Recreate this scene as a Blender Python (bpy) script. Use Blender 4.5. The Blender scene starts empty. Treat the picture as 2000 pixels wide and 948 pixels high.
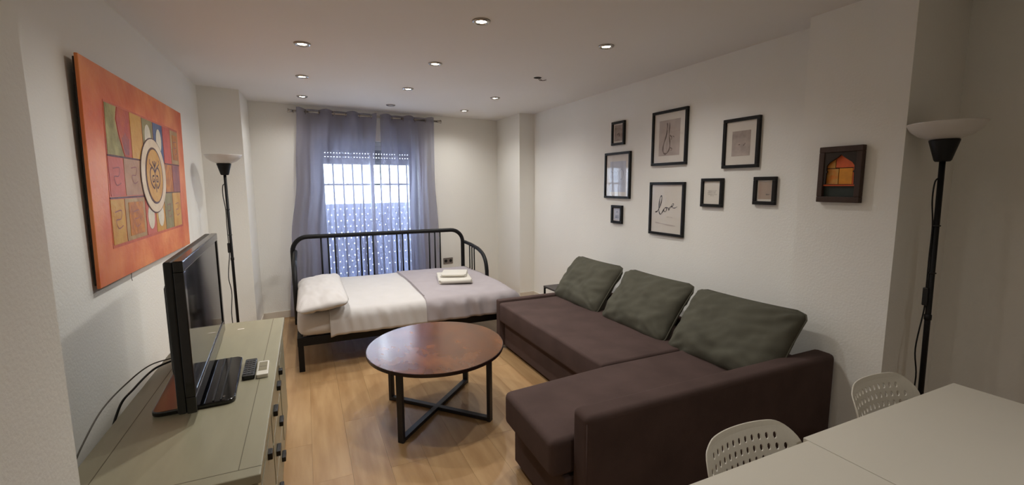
import bpy, bmesh, math, random
from mathutils import Vector, Matrix, noise
random.seed(7)
S = bpy.context.scene
COL = S.collection
PI = math.pi

# ------------------------------------------------------------------ camera, world, exposure
cam_d = bpy.data.cameras.new('camera'); cam = bpy.data.objects.new('camera', cam_d); COL.objects.link(cam)
YAW, PITCH, ROLL, F = 0.427884, 0.126963, -0.00532, 882.5
_f = Vector((math.sin(YAW)*math.cos(PITCH), math.cos(YAW)*math.cos(PITCH), -math.sin(PITCH)))
_r = Vector((math.cos(YAW), -math.sin(YAW), 0)); _u = _r.cross(_f)
c_, s_ = math.cos(ROLL), math.sin(ROLL)
R_ = c_*_r + s_*_u; U_ = -s_*_r + c_*_u
cam.matrix_world = Matrix(((R_.x, U_.x, -_f.x, 0), (R_.y, U_.y, -_f.y, 0), (R_.z, U_.z, -_f.z, 1.5), (0, 0, 0, 1)))
cam_d.sensor_fit = 'HORIZONTAL'; cam_d.sensor_width = 36; cam_d.lens = 36*F/2000
cam_d.clip_start = 0.05
S.camera = cam

W = bpy.data.worlds.new('sky'); S.world = W; W.use_nodes = True
bg = W.node_tree.nodes['Background']; bg.inputs[0].default_value = (0.72, 0.86, 1.0, 1); bg.inputs[1].default_value = 13.0
SPOT_W, SPOT_COL, BULB_E = 30.0, (1.0, 0.985, 0.955), 60.0
vs = S.view_settings
vs.view_transform = 'Standard'; vs.look = 'None'; vs.gamma = 1; vs.use_curve_mapping = False; vs.exposure = 0.10

# ------------------------------------------------------------------ materials
def lin(c):
    return tuple((x/12.92 if x <= .04045 else ((x+.055)/1.055)**2.4) for x in [v/255 for v in c]) + (1,)
MATS = {}
def mat(name, rgb, rough=.6, spec=.5, metal=0, var=0.0, vscale=8, stretch=(1, 1, 1), bump=0, bscale=60, coat=0, rgb2=None, rnd=0, detail=4):
    if name in MATS: return MATS[name]
    m = bpy.data.materials.new(name); MATS[name] = m; m.use_nodes = True
    nt = m.node_tree; b = nt.nodes['Principled BSDF']
    b.inputs['Base Color'].default_value = lin(rgb); b.inputs['Roughness'].default_value = rough
    b.inputs['Specular IOR Level'].default_value = spec; b.inputs['Metallic'].default_value = metal
    if coat: b.inputs['Coat Weight'].default_value = coat; b.inputs['Coat Roughness'].default_value = .12
    tc = nt.nodes.new('ShaderNodeTexCoord')
    mp = nt.nodes.new('ShaderNodeMapping'); mp.inputs['Scale'].default_value = stretch
    nt.links.new(tc.outputs['Object'], mp.inputs[0])
    if var or rgb2:
        n = nt.nodes.new('ShaderNodeTexNoise'); n.inputs['Scale'].default_value = vscale; n.inputs['Detail'].default_value = detail
        nt.links.new(mp.outputs[0], n.inputs['Vector'])
        r = nt.nodes.new('ShaderNodeValToRGB')
        l = lin(rgb)
        if rgb2: lo, hi = l, lin(rgb2)
        else:
            lo = tuple(x*(1-var) for x in l[:3])+(1,); hi = tuple(min(1, x*(1+var)) for x in l[:3])+(1,)
        r.color_ramp.elements[0].color = lo; r.color_ramp.elements[1].color = hi
        r.color_ramp.elements[0].position = .32; r.color_ramp.elements[1].position = .68
        nt.links.new(n.outputs['Fac'], r.inputs[0])
        out = r.outputs[0]
        if rnd:
            oi = nt.nodes.new('ShaderNodeObjectInfo')
            mr = nt.nodes.new('ShaderNodeMapRange'); mr.inputs['To Min'].default_value = 1-rnd; mr.inputs['To Max'].default_value = 1+rnd
            nt.links.new(oi.outputs['Random'], mr.inputs['Value'])
            mx = nt.nodes.new('ShaderNodeMix'); mx.data_type = 'RGBA'; mx.blend_type = 'MULTIPLY'; mx.inputs[0].default_value = 1
            nt.links.new(out, mx.inputs[6]); nt.links.new(mr.outputs[0], mx.inputs[7]); out = mx.outputs[2]
            ml = nt.nodes.new('ShaderNodeMath'); ml.operation = 'MULTIPLY'; ml.inputs[1].default_value = 37
            cb = nt.nodes.new('ShaderNodeCombineXYZ')
            nt.links.new(oi.outputs['Random'], ml.inputs[0]); nt.links.new(ml.outputs[0], cb.inputs[0]); nt.links.new(ml.outputs[0], cb.inputs[1])
            nt.links.new(cb.outputs[0], mp.inputs['Location'])
        nt.links.new(out, b.inputs['Base Color'])
    if bump:
        n2 = nt.nodes.new('ShaderNodeTexNoise'); n2.inputs['Scale'].default_value = bscale; n2.inputs['Detail'].default_value = 5
        nt.links.new(mp.outputs[0], n2.inputs['Vector'])
        bp = nt.nodes.new('ShaderNodeBump'); bp.inputs['Strength'].default_value = bump; bp.inputs['Distance'].default_value = .01
        nt.links.new(n2.outputs['Fac'], bp.inputs['Height']); nt.links.new(bp.outputs[0], b.inputs['Normal'])
    return m

def emis(name, rgb, e):
    m = bpy.data.materials.new(name); MATS[name] = m; m.use_nodes = True
    b = m.node_tree.nodes['Principled BSDF']; b.inputs['Base Color'].default_value = lin(rgb)
    b.inputs['Emission Color'].default_value = lin(rgb); b.inputs['Emission Strength'].default_value = e
    return m

def glass(name, refl=1.0, rough=.02):
    m = bpy.data.materials.new(name); MATS[name] = m; m.use_nodes = True; nt = m.node_tree
    nt.nodes.remove(nt.nodes['Principled BSDF']); o = nt.nodes['Material Output']
    t = nt.nodes.new('ShaderNodeBsdfTransparent'); g = nt.nodes.new('ShaderNodeBsdfGlossy'); g.inputs['Roughness'].default_value = rough
    lw = nt.nodes.new('ShaderNodeLayerWeight'); lw.inputs[0].default_value = .5
    pw = nt.nodes.new('ShaderNodeMath'); pw.operation = 'POWER'; pw.inputs[1].default_value = 5; nt.links.new(lw.outputs['Facing'], pw.inputs[0])
    f = nt.nodes.new('ShaderNodeMath'); f.operation = 'MULTIPLY_ADD'; f.inputs[1].default_value = .95; f.inputs[2].default_value = .04*refl; nt.links.new(pw.outputs[0], f.inputs[0])
    mx = nt.nodes.new('ShaderNodeMixShader'); nt.links.new(f.outputs[0], mx.inputs[0])
    nt.links.new(t.outputs[0], mx.inputs[1]); nt.links.new(g.outputs[0], mx.inputs[2]); nt.links.new(mx.outputs[0], o.inputs[0])
    return m

def sheer(name, rgb, transp, transl, weave=900):
    m = bpy.data.materials.new(name); MATS[name] = m; m.use_nodes = True; nt = m.node_tree
    nt.nodes.remove(nt.nodes['Principled BSDF']); o = nt.nodes['Material Output']
    d = nt.nodes.new('ShaderNodeBsdfDiffuse'); d.inputs[0].default_value = lin(rgb)
    l = nt.nodes.new('ShaderNodeBsdfTranslucent'); l.inputs[0].default_value = lin(rgb)
    t = nt.nodes.new('ShaderNodeBsdfTransparent'); t.inputs[0].default_value = (.9, .92, 1, 1)
    a = nt.nodes.new('ShaderNodeMixShader'); a.inputs[0].default_value = transl
    nt.links.new(d.outputs[0], a.inputs[1]); nt.links.new(l.outputs[0], a.inputs[2])
    b = nt.nodes.new('ShaderNodeMixShader'); b.inputs[0].default_value = transp
    # a woven cloth is denser where seen at a slant
    lw = nt.nodes.new('ShaderNodeLayerWeight'); lw.inputs[0].default_value = .35
    mr = nt.nodes.new('ShaderNodeMapRange'); mr.inputs['To Min'].default_value = transp; mr.inputs['To Max'].default_value = transp*.1
    nt.links.new(lw.outputs['Facing'], mr.inputs['Value']); nt.links.new(mr.outputs[0], b.inputs[0])
    nt.links.new(a.outputs[0], b.inputs[1]); nt.links.new(t.outputs[0], b.inputs[2]); nt.links.new(b.outputs[0], o.inputs[0])
    return m

M_WALL = mat('white_wall_paint', (238, 236, 229), .75, .3, var=.02, vscale=1.5, bump=.12, bscale=90)
M_CEIL = mat('ceiling_paint', (234, 231, 227), .85, .2, var=.015, vscale=1)
M_BASE = mat('baseboard_paint', (216, 207, 192), .45)
M_PLANK = mat('oak_laminate', (160, 124, 84), .36, .45, rgb2=(182, 148, 106), vscale=2.4, stretch=(7, .8, 1), rnd=.06, bump=.03, bscale=30, detail=8)
M_SUB = mat('floor_joint', (110, 84, 56), .8)
M_BLACK = mat('black_metal', (12, 12, 14), .5, .3, var=.1)
M_TLEG = mat('table_black_metal', (30, 32, 40), .45, .5, var=.1)
M_FRAME = mat('black_frame_wood', (13, 12, 12), .4, .3, var=.15, vscale=20)
M_SOFA = mat('brown_grey_upholstery', (84, 68, 64), .95, .15, var=.12, vscale=5, bump=.35, bscale=700)
M_CUSH = mat('olive_grey_cushion_cloth', (88, 86, 75), .95, .15, var=.10, vscale=6, bump=.3, bscale=500)
M_SHEET = mat('white_bed_linen', (200, 196, 193), .9, .1, var=.02, bump=.06, bscale=12)
M_GREY = mat('grey_lilac_linen', (168, 160, 162), .9, .1, var=.03, bump=.06, bscale=14)
M_TOWEL = mat('white_terry', (214, 209, 198), .95, .1, bump=.5, bscale=350)
M_SB = mat('olive_grey_paint', (150, 144, 120), .38, .45, var=.05, vscale=3, stretch=(6, 1, 1))
M_SBG = mat('sideboard_groove', (98, 90, 70), .6)
M_SBE = mat('end_panel_daylight_blue', (150, 172, 186), .5)  # bluish daylight on the sideboard's near end, put into the panel colour
M_HAND = mat('dark_bronze', (28, 24, 22), .4, metal=.3)
M_TVB = mat('black_plastic', (12, 13, 15), .38, .5)
M_TVS = mat('black_screen', (6, 7, 9), .06, .6)
M_GLOSS = mat('gloss_black_plastic', (9, 9, 12), .12, .6)
M_WHITEP = mat('white_plastic', (214, 208, 194), .42, .45)
M_TABLEW = mat('white_laminate', (216, 210, 196), .45, .4, var=.015, vscale=2)
M_CHROME = mat('brushed_steel', (170, 165, 160), .25, metal=1)
M_SHADE = mat('frosted_white_glass', (214, 210, 204), .35, .5)
M_SHADE.node_tree.nodes['Principled BSDF'].inputs['Transmission Weight'].default_value = .0
M_PAPER = mat('white_mat_board', (226, 219, 208), .8, .2)
M_PVC = mat('white_window_profile', (200, 204, 210), .45)
M_SHUT = mat('grey_shutter', (150, 154, 166), .6)
M_BARS = mat('grille_iron', (60, 66, 72), .6)
M_PLATE = mat('grey_socket_plate', (120, 112, 106), .4)
M_DKTABLE = mat('dark_side_table_top', (62, 56, 54), .5, var=.1)
M_CORDG = mat('grey_cord', (96, 92, 84), .6)
M_GLASS = glass('picture_glass', rough=.03)
M_PANE = glass('window_glass')
M_CURT = sheer('grey_sheer_cloth', (146, 144, 162), .40, .58)
M_SCREEN = sheer('white_lattice_plastic', (206, 210, 226), .0, .30)
M_BULB = emis('lit_bulb', (255, 236, 205), BULB_E)
M_BULBOFF = mat('unlit_bulb', (190, 188, 182), .3)
M_DARK = mat('dark_void', (28, 25, 24), .9)

# ------------------------------------------------------------------ builders
def setp(o, label=None, cat=None, group=None, kind=None):
    if label: o['label'] = label
    if cat: o['category'] = cat
    if group: o['group'] = group
    if kind: o['kind'] = kind
    return o
MW = {}
def thing(name, label, cat, loc=(0, 0, 0), rot=(0, 0, 0), group=None):
    o = bpy.data.objects.new(name, None); COL.objects.link(o); o.empty_display_size = .05
    o.location = loc; o.rotation_euler = rot
    from mathutils import Euler
    MW[o] = Matrix.Translation(Vector(loc)) @ Euler(rot).to_matrix().to_4x4()
    return setp(o, label, cat, group)
def link(name, me, m, parent=None, local=False, smooth=None):
    o = bpy.data.objects.new(name, me); COL.objects.link(o)
    if m is not None and not me.materials: me.materials.append(m)
    if parent is not None:
        root = parent
        while root.parent is not None: root = root.parent
        if not local and root in MW: me.transform(MW[root].inverted())
        o.parent = parent
    if smooth is not None:
        for p in me.polygons: p.use_smooth = smooth
    return o
def bm_obj(name, bm, m, parent=None, local=False, smooth=None):
    bmesh.ops.recalc_face_normals(bm, faces=bm.faces)
    me = bpy.data.meshes.new(name); bm.to_mesh(me); bm.free()
    return link(name, me, m, parent, local, smooth)
def add_box(bm, x0, x1, y0, y1, z0, z1, bev=0, seg=2):
    b = bmesh.new() if bev else bm
    vs_ = [b.verts.new((x, y, z)) for z in (z0, z1) for x, y in ((x0, y0), (x1, y0), (x1, y1), (x0, y1))]
    for f in ((3, 2, 1, 0), (4, 5, 6, 7), (0, 1, 5, 4), (1, 2, 6, 5), (2, 3, 7, 6), (3, 0, 4, 7)): b.faces.new([vs_[i] for i in f])
    if bev:
        bmesh.ops.bevel(b, geom=b.edges[:], offset=bev, segments=seg, affect='EDGES', profile=.5)
        me = bpy.data.meshes.new('t'); b.to_mesh(me); b.free(); bm.from_mesh(me); bpy.data.meshes.remove(me)
def box(name, x0, x1, y0, y1, z0, z1, m, parent=None, bev=0, seg=2, local=False, smooth=None):
    bm = bmesh.new(); add_box(bm, x0, x1, y0, y1, z0, z1, bev, seg)
    return bm_obj(name, bm, m, parent, local, smooth)
def add_prism(bm, pts, z0, z1, bev=0, seg=3):
    b = bmesh.new()
    lo = [b.verts.new((x, y, z0)) for x, y in pts]; hi = [b.verts.new((x, y, z1)) for x, y in pts]
    n = len(pts); b.faces.new(lo[::-1]); b.faces.new(hi)
    for i in range(n): b.faces.new((lo[i], lo[(i+1) % n], hi[(i+1) % n], hi[i]))
    bmesh.ops.recalc_face_normals(b, faces=b.faces)
    if bev: bmesh.ops.bevel(b, geom=b.edges[:], offset=bev, segments=seg, affect='EDGES', profile=.5)
    me = bpy.data.meshes.new('t'); b.to_mesh(me); b.free(); bm.from_mesh(me); bpy.data.meshes.remove(me)
def prism(name, pts, z0, z1, m, parent=None, bev=0, seg=3, local=False, smooth=None):
    bm = bmesh.new(); add_prism(bm, pts, z0, z1, bev, seg); return bm_obj(name, bm, m, parent, local, smooth)
def add_tube(bm, pts, r, seg=8, cyc=False, flat=None):
    pts = [Vector(p) for p in pts]; n = len(pts); rings = []
    t0 = (pts[1]-pts[0]).normalized()
    ref = Vector((0, 0, 1)) if abs(t0.z) < .9 else Vector((1, 0, 0))
    nrm = (ref - t0*ref.dot(t0)).normalized()
    for i, p in enumerate(pts):
        if cyc: t = (pts[(i+1) % n]-pts[i-1]).normalized()
        else: t = (pts[min(i+1, n-1)]-pts[max(i-1, 0)]).normalized()
        nrm = (nrm - t*nrm.dot(t)).normalized(); b = t.cross(nrm)
        rr = r[i] if isinstance(r, (list, tuple)) else r
        rings.append([bm.verts.new(p + (nrm*math.cos(2*PI*k/seg) + b*math.sin(2*PI*k/seg))*rr) for k in range(seg)])
    for i in range(n if cyc else n-1):
        a, b2 = rings[i], rings[(i+1) % n]
        for k in range(seg): bm.faces.new((a[k], a[(k+1) % seg], b2[(k+1) % seg], b2[k]))
    if not cyc: bm.faces.new(rings[0][::-1]); bm.faces.new(rings[-1])
def tube(name, pts, r, m, parent=None, seg=8, cyc=False, local=False):
    bm = bmesh.new(); add_tube(bm, pts, r, seg, cyc); return bm_obj(name, bm, m, parent, local, True)
def add_lathe(bm, prof, seg=32, c=(0, 0, 0), sx=1, sy=1):
    rings = []
    for r, z in prof:
        if r < 1e-6: rings.append([bm.verts.new((c[0], c[1], c[2]+z))])
        else: rings.append([bm.verts.new((c[0]+r*sx*math.cos(2*PI*k/seg), c[1]+r*sy*math.sin(2*PI*k/seg), c[2]+z)) for k in range(seg)])
    for a, b in zip(rings, rings[1:]):
        for k in range(seg):
            q = [a[k % len(a)], a[(k+1) % len(a)], b[(k+1) % len(b)], b[k % len(b)]]
            u = []
            for v in q:
                if v not in u: u.append(v)
            if len(u) > 2: bm.faces.new(u)
def lathe(name, prof, m, parent=None, seg=32, c=(0, 0, 0), local=False, smooth=True):
    bm = bmesh.new(); add_lathe(bm, prof, seg, c); return bm_obj(name, bm, m, parent, local, smooth)
def bez(p0, p1, p2, p3, n=10):
    p0, p1, p2, p3 = map(Vector, (p0, p1, p2, p3)); o = []
    for i in range(n+1):
        t = i/n; o.append((1-t)**3*p0+3*(1-t)**2*t*p1+3*(1-t)*t*t*p2+t**3*p3)
    return o
def spline(pts, n=6):
    pts = [Vector(p) for p in pts]; o = []
    for i in range(len(pts)-1):
        a = pts[max(i-1, 0)]; b = pts[i]; c = pts[i+1]; d = pts[min(i+2, len(pts)-1)]
        for k in range(n):
            t = k/n; o.append(.5*((2*b)+(c-a)*t+(2*a-5*b+4*c-d)*t*t+(3*b-a-3*c+d)*t**3))
    o.append(pts[-1]); return o
def plate(loops, depth):
    """flat plate outline + holes in the xy plane, centred thickness along z, as a mesh"""
    cu = bpy.data.curves.new('plate', 'CURVE'); cu.dimensions = '2D'; cu.fill_mode = 'BOTH'; cu.extrude = depth/2
    for lp in loops:
        sp = cu.splines.new('POLY'); sp.points.add(len(lp)-1); sp.use_cyclic_u = True
        for p, q in zip(sp.points, lp): p.co = (q[0], q[1], 0, 1)
    o = bpy.data.objects.new('plate', cu); COL.objects.link(o)
    dg = bpy.context.evaluated_depsgraph_get(); me = bpy.data.meshes.new_from_object(o.evaluated_get(dg))
    bpy.data.objects.remove(o); bpy.data.curves.remove(cu)
    bm = bmesh.new(); bm.from_mesh(me); bmesh.ops.remove_doubles(bm, verts=bm.verts, dist=1e-5); bm.to_mesh(me); bm.free()
    me.materials.clear()
    return me
def circle(cx, cy, r, n=10, ry=None): return [(cx+r*math.cos(2*PI*k/n), cy+(ry or r)*math.sin(2*PI*k/n)) for k in range(n)]
def rrect(x0, x1, y0, y1, r, n=5):
    o = []
    for cx, cy, a in ((x1-r, y1-r, 0), (x0+r, y1-r, PI/2), (x0+r, y0+r, PI), (x1-r, y0+r, 1.5*PI)):
        for k in range(n+1): o.append((cx+r*math.cos(a+k*PI/2/n), cy+r*math.sin(a+k*PI/2/n)))
    return o
def struct(o): o['kind'] = 'structure'; return o

# ------------------------------------------------------------------ the room shell
CZ = 2.40                      # ceiling height
ANG = math.atan(.13)           # the window wall runs a little askew
BU = Vector((math.cos(ANG), math.sin(ANG), 0)); BN = Vector((math.sin(ANG), -math.cos(ANG), 0)); B0 = Vector((-.5, 5.65, 0))
def bw(s, off, z): p = B0 + BU*s + BN*off; return Vector((p.x, p.y, z))
BROT = Matrix(((BU.x, -BN.x, 0, B0.x), (BU.y, -BN.y, 0, B0.y), (0, 0, 1, 0), (0, 0, 0, 1)))   # x along the wall, y outward, z up
def bwbox(name, s0, s1, o0, o1, z0, z1, m, parent=None, bev=0):
    bm = bmesh.new(); add_box(bm, s0, s1, -o1, -o0, z0, z1, bev); bm.transform(BROT)
    return bm_obj(name, bm, m, parent)

fl = struct(box('floor', -1.2, 3.3, -1.7, 6.4, -.14, -.010, M_SUB))
PW, PL = .192, 1.29
pm = None
for i in range(23):
    x = -1.1 + i*PW
    off = random.random()*PL
    for j in range(-1, 7):
        y0 = -1.6 + j*PL + off; y1 = y0 + PL
        y0c, y1c = max(y0, -1.6), min(y1, 6.3)
        if y1c - y0c < .05: continue
        full = abs((y1c-y0c) - PL) < 1e-6
        if full and pm is not None:
            me = pm
        else:
            bm = bmesh.new(); h = (y1c-y0c)/2
            add_box(bm, -PW/2+.0004, PW/2-.0004, -h+.0004, h-.0004, -.010, 0)
            me = bpy.data.meshes.new('plank'); bmesh.ops.recalc_face_normals(bm, faces=bm.faces); bm.to_mesh(me); bm.free(); me.materials.append(M_PLANK)
            if full: pm = me
        o = bpy.data.objects.new('plank', me); COL.objects.link(o); o.parent = fl; o.location = (x, (y0c+y1c)/2, 0)

struct(box('ceiling', -1.2, 3.3, -1.7, 6.6, CZ, CZ+.12, M_CEIL))
struct(box('wall_left', -.98, -.83, 1.2, 6.2, -.01, CZ, M_WALL))
struct(box('wall_left_near', -.98, -.53, -1.7, 1.345, -.01, CZ, M_WALL))
struct(prism('wall_left_column', [(-.83, 4.97), (-.505, 5.05), (-.495, 5.66), (-.83, 5.8)], -.01, CZ, M_WALL))
struct(box('wall_right', 2.74, 2.95, 1.60, 6.3, -.01, CZ, M_WALL))
struct(box('wall_right_column', 2.575, 3.2, 1.20, 1.69, -.01, CZ, M_WALL))
struct(box('wall_right_near', 3.05, 3.25, -1.7, 1.25, -.01, CZ, M_WALL))
struct(box('wall_right_pillar', 2.53, 2.80, 5.30, 6.2, -.01, CZ, M_WALL))
struct(box('wall_front', -1.0, 3.2, -1.75, -1.55, -.01, CZ, M_WALL))
# window wall with its opening
WS0, WS1, WZ0, WZ1 = .64, 1.88, .12, 2.04
bm = bmesh.new()
for s0, s1, z0, z1 in ((-.5, WS0, -.01, CZ), (WS1, 3.4, -.01, CZ), (WS0, WS1, -.01, WZ0), (WS0, WS1, WZ1, CZ)):
    add_box(bm, s0, s1, 0, .26, z0, z1)
bm.transform(BROT); struct(bm_obj('wall_back', bm, M_WALL))
# baseboards
struct(bwbox('baseboard_back', 0.0, 3.05, 0, .014, 0, .082, M_BASE, bev=.003))
struct(box('baseboard_right', 2.726, 2.74, 1.70, 5.30, 0, .082, M_BASE, bev=.003))
struct(box('baseboard_right_pillar', 2.53, 2.726, 5.286, 5.30, 0, .082, M_BASE, bev=.003))
struct(box('baseboard_left_column', -.505, -.488, 5.05, 5.64, 0, .082, M_BASE, bev=.003))
struct(box('baseboard_left', -.83, -.816, 1.35, 4.97, 0, .082, M_BASE, bev=.003))
struct(box('baseboard_right_near', 3.036, 3.05, -1.5, 1.2, 0, .082, M_BASE, bev=.003))

# window: profiles, panes, roller shutter
wn = bpy.data.objects.new('window_1', None); COL.objects.link(wn); struct(wn)
for nm, s0, s1, z0, z1 in (('frame_rail', WS0, WS1, WZ1-.05, WZ1), ('frame_rail', WS0, WS1, WZ0, WZ0+.05), ('frame_stile', WS0, WS0+.045, WZ0+.05, WZ1-.05), ('frame_stile', WS1-.045, WS1, WZ0+.05, WZ1-.05)):
    bwbox(nm, s0, s1, -.16, -.09, z0, z1, M_PVC, wn, .004)
mid = 1.31
for a, b, o0 in ((WS0+.045, mid+.02, -.125), (mid-.02, WS1-.045, -.155)):
    sh = bwbox('sash_rail', a, b, o0, o0+.028, WZ0+.05, WZ0+.11, M_PVC, wn)
    bwbox('sash_rail', a, b, o0, o0+.028, WZ1-.10, WZ1-.05, M_PVC, wn)
    bwbox('sash_stile', a, a+.04, o0, o0+.028, WZ0+.11, WZ1-.10, M_PVC, wn)
    bwbox('sash_stile', b-.04, b, o0, o0+.028, WZ0+.11, WZ1-.10, M_PVC, wn)
    bwbox('pane', a+.04, b-.04, o0+.012, o0+.016, WZ0+.11, WZ1-.10, M_PANE, wn)
for k in range(6):
    z0 = 1.760 + k*.047
    bm = bmesh.new(); add_box(bm, WS0+.01, WS1-.01, .19, .202, z0, z0+.0385, .003, 1)
    if k < 5:
        s = WS0+.012
        while s < WS1-.03:
            add_box(bm, s, s+(.022 if k in (1, 2) else .045), .193, .199, z0+.038, z0+.0475); s += .034 if k in (1, 2) else .046
    bm.transform(BROT); bm_obj('shutter_slat', bm, M_SHUT, wn)

# security bars and lattice screen just outside
gr = thing('window_grille', 'dark iron security bars outside the curtained window', 'window grille', bw(1.25, -.34, .0))
for k in range(12):
    s = .655 + k*.118
    tube('upright_bar', [bw(s, -.34, 0.05), bw(s, -.34, 2.1)], .0105, M_BARS, gr, 8)
for z in (.25, 1.515, 2.05):
    bwbox('cross_bar', .56, 2.02, -.352, -.346, z-.012, z+.012, M_BARS, gr)
loops = [[(.50, .02), (2.05, .02), (2.05, 1.27), (.50, 1.27)]]
for i in range(20):
    for j in range(16):
        x = .555+i*.076+(.038 if j % 2 else 0); z = .065+j*.076
        if x < 2.02: loops.append(circle(x, z, .0085, 8))
me = plate(loops, .012); me.transform(Matrix(((1, 0, 0, 0), (0, 0, -1, .42), (0, 1, 0, 0), (0, 0, 0, 1)))); me.transform(BROT)
sc = link('lattice_screen', me, M_SCREEN); setp(sc, 'pale perforated lattice screen behind the window bars, below head height', 'lattice screen')
struct(bwbox('trim_1', .3, 2.3, -.7, -.26, -.06, .0, M_WALL))   # outer sill slab

# ------------------------------------------------------------------ ceiling downlights
RINGP = [(.030, -.004), (.033, -.009), (.044, -.010), (.050, -.006), (.052, 0.0), (.030, 0.0)]
def downlight(x, y, label, lit=True, power=1.0):
    t = thing('ceiling_downlight', label, 'downlight', (x, y, CZ), group='recessed ceiling downlights')
    lathe('trim_ring', RINGP, M_CHROME, t, 28, local=True)
    lathe('bulb', [(0, -.0045), (.020, -.005), (.029, -.003), (.0295, -.0005), (0, -.0005)], M_BULB if lit else M_BULBOFF, t, 20, local=True)
    if lit:
        ld = bpy.data.lights.new('spot_beam', 'SPOT'); ld.energy = SPOT_W*power; ld.color = SPOT_COL; ld.spot_size = math.radians(150); ld.spot_blend = .9; ld.shadow_soft_size = .028
        lo = bpy.data.objects.new('spot_beam', ld); COL.objects.link(lo); lo.parent = t; lo.location = (0, 0, -.016)
DL = [(.041, 3.293, 'lit round ceiling downlight above the television end of the floor', 1),
      (.944, 2.463, 'lit round ceiling downlight nearest the top of the photo', 1),
      (.941, 3.423, 'lit round ceiling downlight at the centre of the ceiling, over the round table', 1),
      (1.855, 2.562, 'lit round ceiling downlight nearest the wall of framed prints', 1),
      (.035, 5.165, 'lit round ceiling downlight just above the left end of the curtain rod', .45),
      (1.859, 4.481, 'lit round ceiling downlight near the empty ceiling socket, towards the window', 1),
      (1.826, 5.377, 'lit round ceiling downlight just right of the curtain rod end', .75),
      (.938, 4.382, 'lit round ceiling downlight above the middle of the daybed', 1),
      (.038, 4.244, 'lit round ceiling downlight in the left row, second from the window', .8),
      (.939, 5.327, 'unlit round ceiling downlight above the middle of the curtain rod', 0),
      (.944, 1.505, 'added fill downlight just out of view above the sofa chaise', .2),  # added lamp, lifts the dim near part of the room
      (.944, -.41, 'added fill downlight behind the camera, out of view', 1.0),  # added lamp, brightens chair fronts, dining table and near walls
      (.045, 2.36, 'lit round ceiling downlight just out of view above the sideboard', .9)]
for x, y, l, on in DL: downlight(x, y, l, on > 0, on)
es = thing('empty_ceiling_socket', 'empty dark ceiling hole with a loose hanging spring clip', 'light socket', (1.854, 3.524, CZ))
lathe('hole', [(0, -.001), (.034, -.001), (.034, 0), (0, 0)], M_DARK, es, 20, local=True)
tube('spring_clip', [(.01, 0, -.002), (.045, .0, -.02), (.08, -.005, -.012), (.075, .02, -.012), (.03, .02, -.016), (.012, .01, -.003)], .003, M_PLATE, es, 6, local=True)

# ------------------------------------------------------------------ curtain rod and curtains
rod = thing('curtain_rod', 'brushed steel curtain rod with flared ends above the window', 'curtain rod', bw(1.27, .1, 2.315))
tube('pole', [bw(.42, .1, 2.315), bw(2.11, .1, 2.315)], .0125, M_CHROME, rod, 12)
for s0, s1 in ((.425, .375), (2.105, 2.16)):
    tube('finial', [bw(s0, .1, 2.315), bw(s0+(s1-s0)*.5, .1, 2.315), bw(s1, .1, 2.315)], [.014, .017, .024], M_CHROME, rod, 14)
for s in (.44, 1.345, 2.08):
    tube('bracket', [bw(s, .0, 2.315), bw(s, .088, 2.315)], .008, M_CHROME, rod, 8)
def curtain(name, label, top, edges_l, edges_r, s0, seed):
    t = thing(name, label, 'curtain', bw((top[0]+top[1])/2, .1, 0), group='grey sheer eyelet curtains')
    NU, NV = 150, 70; ZT, ZB = 2.352, .03
    rnd = random.Random(seed); ph = [rnd.random()*6 for _ in range(6)]
    def interp(tab, z):
        for (za, a), (zb, b) in zip(tab, tab[1:]):
            if za >= z >= zb:
                k = (za-z)/(za-zb); k = k*k*(3-2*k); return a+(b-a)*k
        return tab[-1][1]
    bm = bmesh.new(); rows = []
    for j in range(NV+1):
        v = j/NV; z = ZT+(ZB-ZT)*v; sl, sr = interp(edges_l, z), interp(edges_r, z); row = []
        for i in range(NU+1):
            u = i/NU; st = top[0]+(top[1]-top[0])*u
            w1 = math.cos(2*PI*(st-s0)/.29)
            hang = min(1, v*3)
            a = .050*w1*(1-.5*hang)
            a += hang*(.026*math.sin(23*u+ph[0]+2.2*v)+.014*math.sin(47*u+ph[1]-3*v)+.007*math.sin(83*u+ph[2]+2*v))
            zz = z + (.010*(abs(w1)-.6) if j == 0 else 0)
            s = sl+(sr-sl)*u + .010*hang*math.sin(31*u+ph[3])
            row.append(bm.verts.new(bw(s, .1+a+.02*hang, zz)))
        rows.append(row)
    for a, b in zip(rows, rows[1:]):
        for i in range(NU): bm.faces.new((a[i], a[i+1], b[i+1], b[i]))
    bm_obj('cloth', bm, M_CURT, t, smooth=True)
    k = math.ceil((top[0]-s0)/.145-.5)
    while True:
        s = s0+(k+.5)*.145
        if s > top[1]: break
        if s > top[0]+.01:
            sg = 1 if (k % 2 == 0) else -1
            c = bw(s, .1, 2.315); d1 = (BU*.45+BN*sg*.9).normalized(); d2 = Vector((0, 0, 1))
            tube('eyelet', [c+(d1*math.cos(2*PI*q/16)+d2*math.sin(2*PI*q/16))*.024 for q in range(16)], .004, M_CHROME, t, 6, True)
        k += 1
curtain('curtain', 'long grey sheer eyelet curtain panel on the left of the window, wider', (.455, 1.325),
        [(2.36, .455), (1.6, .415), (.9, .33), (0, .27)], [(2.36, 1.325), (1.8, 1.285), (1.0, 1.25), (.6, 1.30), (0, 1.33)], .475, 3)
curtain('curtain', 'long grey sheer eyelet curtain panel on the right of the window, narrower', (1.375, 2.06),
        [(2.36, 1.375), (1.75, 1.37), (1.0, 1.262), (.6, 1.31), (0, 1.36)], [(2.36, 2.05), (1.6, 2.045), (.9, 2.08), (0, 2.10)], 1.445, 9)

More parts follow.
